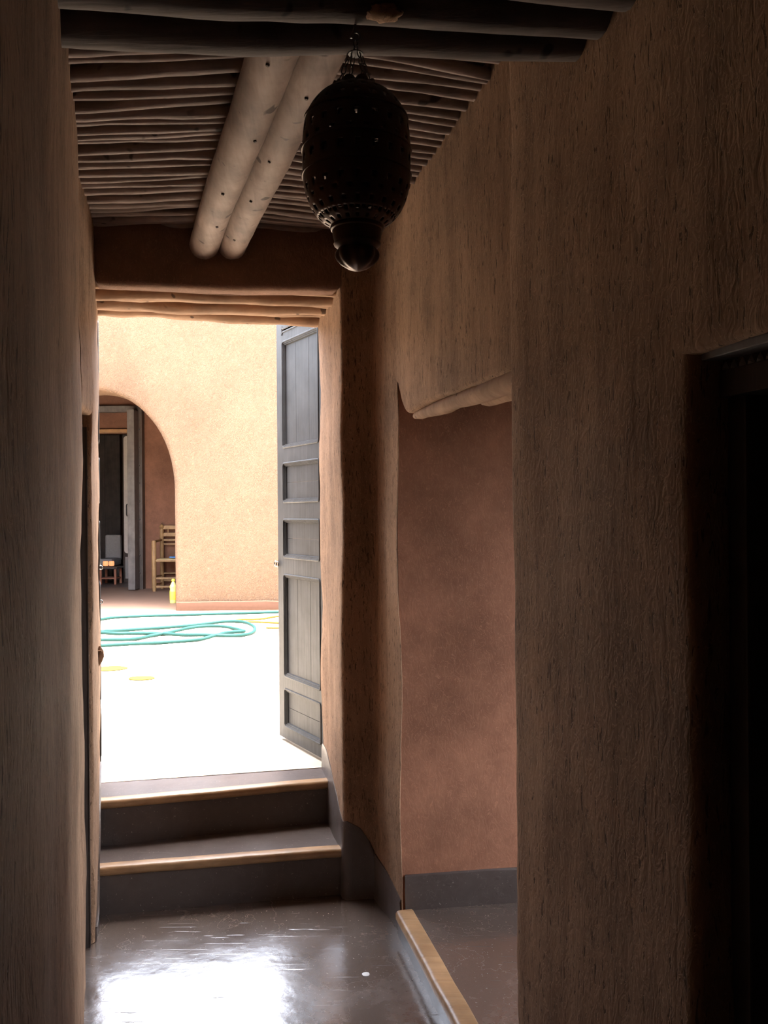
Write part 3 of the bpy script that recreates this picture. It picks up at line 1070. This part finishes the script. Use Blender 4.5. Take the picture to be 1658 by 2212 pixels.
e = tag(empty('door_5'), 'grey wooden door frame with one leaf ajar inside the archway', 'door', kind=ST)
hz0, hz1 = on_y(250, 891, YB).z, on_y(250, 878, YB).z
box('frame_head', ((xo0 + xo1) / 2, YB - .02, (hz0 + hz1) / 2), (xo1 - xo0 + .1, .12, hz1 - hz0), 'grey_wood', e)
tz0 = on_y(250, 934, YB).z
box('transom_panel', ((xo0 + xo1) / 2, YB + .10, (hz0 + tz0) / 2), (xo1 - xo0, .12, hz0 - tz0 + .02), 'vest', e)
box('transom_rail', ((xo0 + xo1) / 2, YB + .03, tz0 + .02), (xo1 - xo0, .10, .05), 'nosing', e)
pl_ = on_y(292, 1100, YB - .1)
for px0, px1, w_, m_ in ((285, 300, .10, 'grey_wood'),):
    a = on_y(px0, 1100, YB - .15).x; b = on_y(px1, 1100, YB - .15).x
    box('leaf_edge', ((a + b) / 2 , YB - .20, (Z2 + hz0) / 2 + .01), (b - a, .35, hz0 - Z2 - .02), m_, e)
a = on_y(300, 1100, YB - .1).x; b = on_y(307, 1100, YB - .1).x
box('frame_post', ((a + b) / 2, YB - .06, (Z2 + hz1) / 2), (b - a + .03, .16, hz1 - Z2), 'dark_wood', e)
for k in range(9):
    z = Z2 + .25 + k * .27
    bm = bmesh.new()
    bmesh.ops.create_uvsphere(bm, u_segments=10, v_segments=6, radius=.014)
    o = finish(bm, 'stud', 'iron', e)
    o.location = ((a + b) / 2 - .005, YB - .142, z)

# things in the dark room
def rr_panel(name, px0, px1, py0, py1, y_, th, r, mat, label, cat):
    p0, p1 = on_y(px0, py1, y_), on_y(px1, py0, y_)
    me = filled(rounded_rect(p0.x, p1.x, p0.z, p1.z, r), [], th)
    me.transform(Matrix.Translation((0, y_, 0)))
    o = link(name, me, mat)
    return o
def stand(name, label, cat, px0, px1, py0, y_, depth, mat, parts=()):
    """a piece of furniture standing on the dark room's floor"""
    p0, p1 = on_y(px0, py0, y_), on_y(px1, py0, y_)
    e_ = tag(empty(name, ((p0.x + p1.x) / 2, y_, Z2 + .006)), label, cat)
    w = p1.x - p0.x
    h = p0.z - Z2 - .006
    return e_, w, h
# tall pale cabinet with rounded door
e_, w, h = stand('tall_cabinet', 'tall pale cabinet with a rounded door standing in the dark room', 'cabinet', 262, 330, 938, 14.3, .5, 'pale')
box('carcass', (w / 2 * 0, .30, h / 2), (w, .5, h), 'dark_wood', e_)
me = filled(rounded_rect(-w / 2 + .03, w / 2 - .02, h - 1.98, h - .03, .05), [], .03)
o = link('cabinet_door', me, 'pale', e_)
o.location = (0, .03, 0)
box('drawer', (0, .035, .24), (w - .08, .03, .36), 'greycloth', e_)
tube('handle', [(-w / 2 + .08, .02, 1.1), (-w / 2 + .08, -.02, 1.12), (-w / 2 + .08, -.02, 1.28), (-w / 2 + .08, .02, 1.3)], .008, 'iron', e_, 8)
# hanging dark curtain
e_, w, h = stand('wooden_screen', 'dark brown wooden screen against the wall of the dark room', 'screen', 190, 258, 940, 15.6, .1, 'dark_wood')
box('screen_panel', (0, 0, h / 2), (w, .04, h), 'dark_wood', e_)
for k in (-1, 0, 1):
    box('batten', (k * w * .48, -.03, h / 2), (.05, .03, h), 'dark_wood', e_)
# upholstered seat
e_, w, h = stand('upholstered_chair', 'low grey upholstered chair in the dark room beside the cabinet', 'chair', 218, 252, 1156, 14.6, .5, 'greycloth')
box('backrest', (0, .25, h * .72), (w, .10, h * .56), 'greycloth', e_, bevel=.03)
box('seat', (0, 0, h * .42), (w, .52, .12), 'greycloth', e_, bevel=.03)
for sx in (-1, 1):
    for sy in (-1, 1):
        box('leg', (sx * (w / 2 - .04), sy * .2, h * .19), (.04, .04, h * .38), 'dark_wood', e_)
# low stand with two emissive pieces put in for a sunlit orange spot
e_, w, h = stand('low_table', 'low dark table carrying two orange lamps in the dark room', 'table', 222, 256, 1224, 14.0, .4, 'dark_wood')
box('table_top', (0, 0, h - .015), (w + .06, .36, .03), 'dark_wood', e_)
for sx in (-1, 1):
    for sy in (-1, 1):
        box('leg', (sx * (w / 2 - .01), sy * .14, (h - .03) / 2), (.035, .035, h - .03), 'brick', e_)
box('shelf', (0, 0, h * .35), (w, .30, .02), 'brick', e_)
tz = Z2 + .006 + h
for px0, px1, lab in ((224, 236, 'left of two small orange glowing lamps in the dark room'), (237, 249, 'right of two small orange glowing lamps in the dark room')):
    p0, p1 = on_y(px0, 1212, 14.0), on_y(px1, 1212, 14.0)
    e2 = tag(empty('lit_stand_in', ((p0.x + p1.x) / 2, 13.95, tz)), lab, 'lamp', 'orange lamps in the dark room')
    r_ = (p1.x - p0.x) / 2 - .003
    lathe('glow_ring', [(r_ * .8, .012), (r_, .03), (r_, .075), (r_ * .85, .09)], 'orange_spot', e2, 20)
    lathe('base', [(0, 0), (r_ * .9, 0), (r_ * .9, .010), (r_ * .8, .014), (0, .014)], 'dark_wood', e2, 20)

# ladder-back chair behind the arch
cb = on_z(333, 1278, Z2)
ch = tag(empty('ladder_back_chair', (cb.x, cb.y, Z2 + .004)), 'rustic wooden ladder-back chair half hidden behind the right edge of the archway', 'chair')
sc = cb.y / FPX
CW, CD = .46, .40
def lathe_post(name, x, y_, h_, r_, pointed, mat='chair'):
    pr = [(0, 0), (r_ * .75, 0), (r_, .06), (r_, h_ - .03)]
    if pointed:
        pr += [(r_ * .7, h_ - .028), (r_ * 1.4, h_ + .002), (r_ * 1.1, h_ + .014), (0, h_ + .06)]
    else:
        pr += [(r_ * .9, h_ - .005), (r_ * .5, h_), (0, h_)]
    return lathe(name, pr, mat, ch, 14, (x, y_, 0))
hf = (1278 - 1168) * sc
hb = (1278 - 1140) * sc
for x in (0, CW):
    lathe_post('front_leg', x, 0, hf, .034, False)
    lathe_post('back_leg', x + .015, CD, hb, .030, True)
def rail(name, py, th, yy, ht=None, x0=.0, x1=CW):
    z = (1278 - py) * sc
    box(name, ((x0 + x1) / 2 + .01, yy, z), (x1 - x0, th, ht or th), 'chair', ch, bevel=.005)
rail('back_rail', 1141, .022, CD, .058)
rail('back_rail', 1157, .022, CD, .056)
rail('back_rail', 1169, .022, CD, .028)
rail('back_rail', 1178, .022, CD, .022)
for k in (.24, .5, .76):
    tube('spindle', [(CW * k, CD, (1278 - 1155) * sc), (CW * k, CD, (1278 - 1143) * sc)], .010, 'chair', ch, 8)
zse = (1278 - 1212) * sc
box('seat', (CW / 2 + .005, CD / 2, zse + .012), (CW - .02, CD - .03, .022), 'rush', ch, bevel=.008)
for yy in (0, CD):
    rail('seat_rail', 1212, .030, yy, .030)
for py in (1250, 1268):
    rail('stretcher', py, .026, 0)
for py in (1243, 1259):
    rail('stretcher', py, .024, CD)
for x in (0, CW):
    for py in (1212, 1247, 1264):
        tube('side_rung', [(x, 0, (1278 - py) * sc), (x + .012, CD, (1278 - py) * sc)], .012, 'chair', ch, 8)
    tube('armrest', [(x, 0, hf - .02), (x + .012, CD, hf)], .018, 'chair', ch, 10)
# blue cloth on the seat
bm = bmesh.new()
bmesh.ops.create_grid(bm, x_segments=12, y_segments=10, size=.5)
for v_ in bm.verts:
    x, y_ = v_.co.x * .18, v_.co.y * .16
    v_.co = Vector((cb.x + .29 + x, cb.y + .17 + y_, Z2 + .004 + zse + .032 + .016 * (1 + noise.noise(Vector((x * 22, y_ * 22, 1))))))
o = finish(bm, 'folded_cloth', 'blue', None, 60)
o.modifiers.new('thickness', 'SOLIDIFY').thickness = .012
tag(o, 'small crumpled blue cloth lying on the wooden chair seat', 'cloth')

# detergent bottle by the arch
bb = on_z(374.5, 1303, Z2)
bt = tag(empty('detergent_bottle', (bb.x, bb.y, Z2 + .004)), 'clear yellow detergent bottle with yellow cap standing at the right foot of the archway', 'bottle')
hb_ = 52 * bb.y / FPX
lathe('bottle_body', [(0, 0), (.040, 0), (.045, .012), (.045, hb_ * .52), (.040, hb_ * .58), (.045, hb_ * .63), (.044, hb_ * .70), (.020, hb_ * .86), (.016, hb_ * .88), (.016, hb_ * .92), (0, hb_ * .92)], 'bottle', bt, 24)
lathe('label', [(.0458, .04), (.0462, .042), (.0462, hb_ * .48), (.0458, hb_ * .485)], 'blabel', bt, 24)
lathe('cap', [(0, hb_ * .90), (.020, hb_ * .90), (.020, hb_ * .97), (.013, hb_), (0, hb_)], 'cap', bt, 16)

# hoses
def ground_path(pix, z, k=6):
    return catmull([on_z(x, y_, z) for x, y_ in pix], k)
hose = [(820, 1317), (700, 1320), (605, 1322), (500, 1325), (400, 1328), (300, 1331), (245, 1334), (205, 1340), (150, 1347), (120, 1358), (160, 1369),
        (215, 1370), (240, 1367), (330, 1358), (420, 1350), (475, 1346), (520, 1348), (546, 1356), (549, 1364), (530, 1371), (490, 1376), (440, 1377), (400, 1376),
        (350, 1370), (320, 1368), (290, 1371), (250, 1374), (215, 1371), (160, 1369), (125, 1380), (160, 1389), (215, 1388), (250, 1386), (290, 1381), (330, 1373), (370, 1368), (420, 1360),
        (470, 1356), (500, 1357), (522, 1362), (525, 1367), (490, 1372), (460, 1378), (430, 1382), (350, 1388), (290, 1394), (215, 1401), (150, 1404)]
pz = ground_path(hose, Z2 + .017)
for i, p in enumerate(pz):
    p.z = Z2 + .017 + .012 * (1 + math.sin(i * .21)) * (1 if i > 60 else 0)
tag(tube('garden_hose', pz, .0165, 'hose', None, 8), 'teal garden hose lying in loose coils on the courtyard floor', 'hose')
yh = [(800, 1325), (700, 1328), (605, 1331), (570, 1336), (545, 1338), (525, 1338), (508, 1340), (512, 1344), (540, 1343), (605, 1346), (640, 1351), (605, 1356), (575, 1356)]
tag(tube('yellow_hose', ground_path(yh, Z2 + .014), .010, 'yhose', None, 8), 'thin pale yellow hose lying beside the teal hose near the door leaf', 'hose')
# flat yellow plates
for px, py, hw, lab in ((238, 1446, 36, 'flat yellow plate on the courtyard floor, the farther and wider of two'),
                        (306, 1467, 29, 'flat yellow plate on the courtyard floor, the nearer of two')):
    c = on_z(px, py, Z2)
    rx = hw * c.y / FPX
    bm = bmesh.new()
    add_lathe(bm, [(0, 0), (.98, 0), (1, .5), (.94, 1), (.80, .7), (0, .7)], 28)
    for v_ in bm.verts:
        wv_ = 1 + .12 * noise.noise(Vector((v_.co.x * 1.3, v_.co.y * 1.3, px)))
        v_.co = Vector((c.x + v_.co.x * rx * wv_, c.y + v_.co.y * rx * .72 * wv_, Z2 + .003 + v_.co.z * .008))
    tag(finish(bm, 'floor_plate', 'yellow', None, 40), lab, 'plate', 'yellow plates on the courtyard floor')
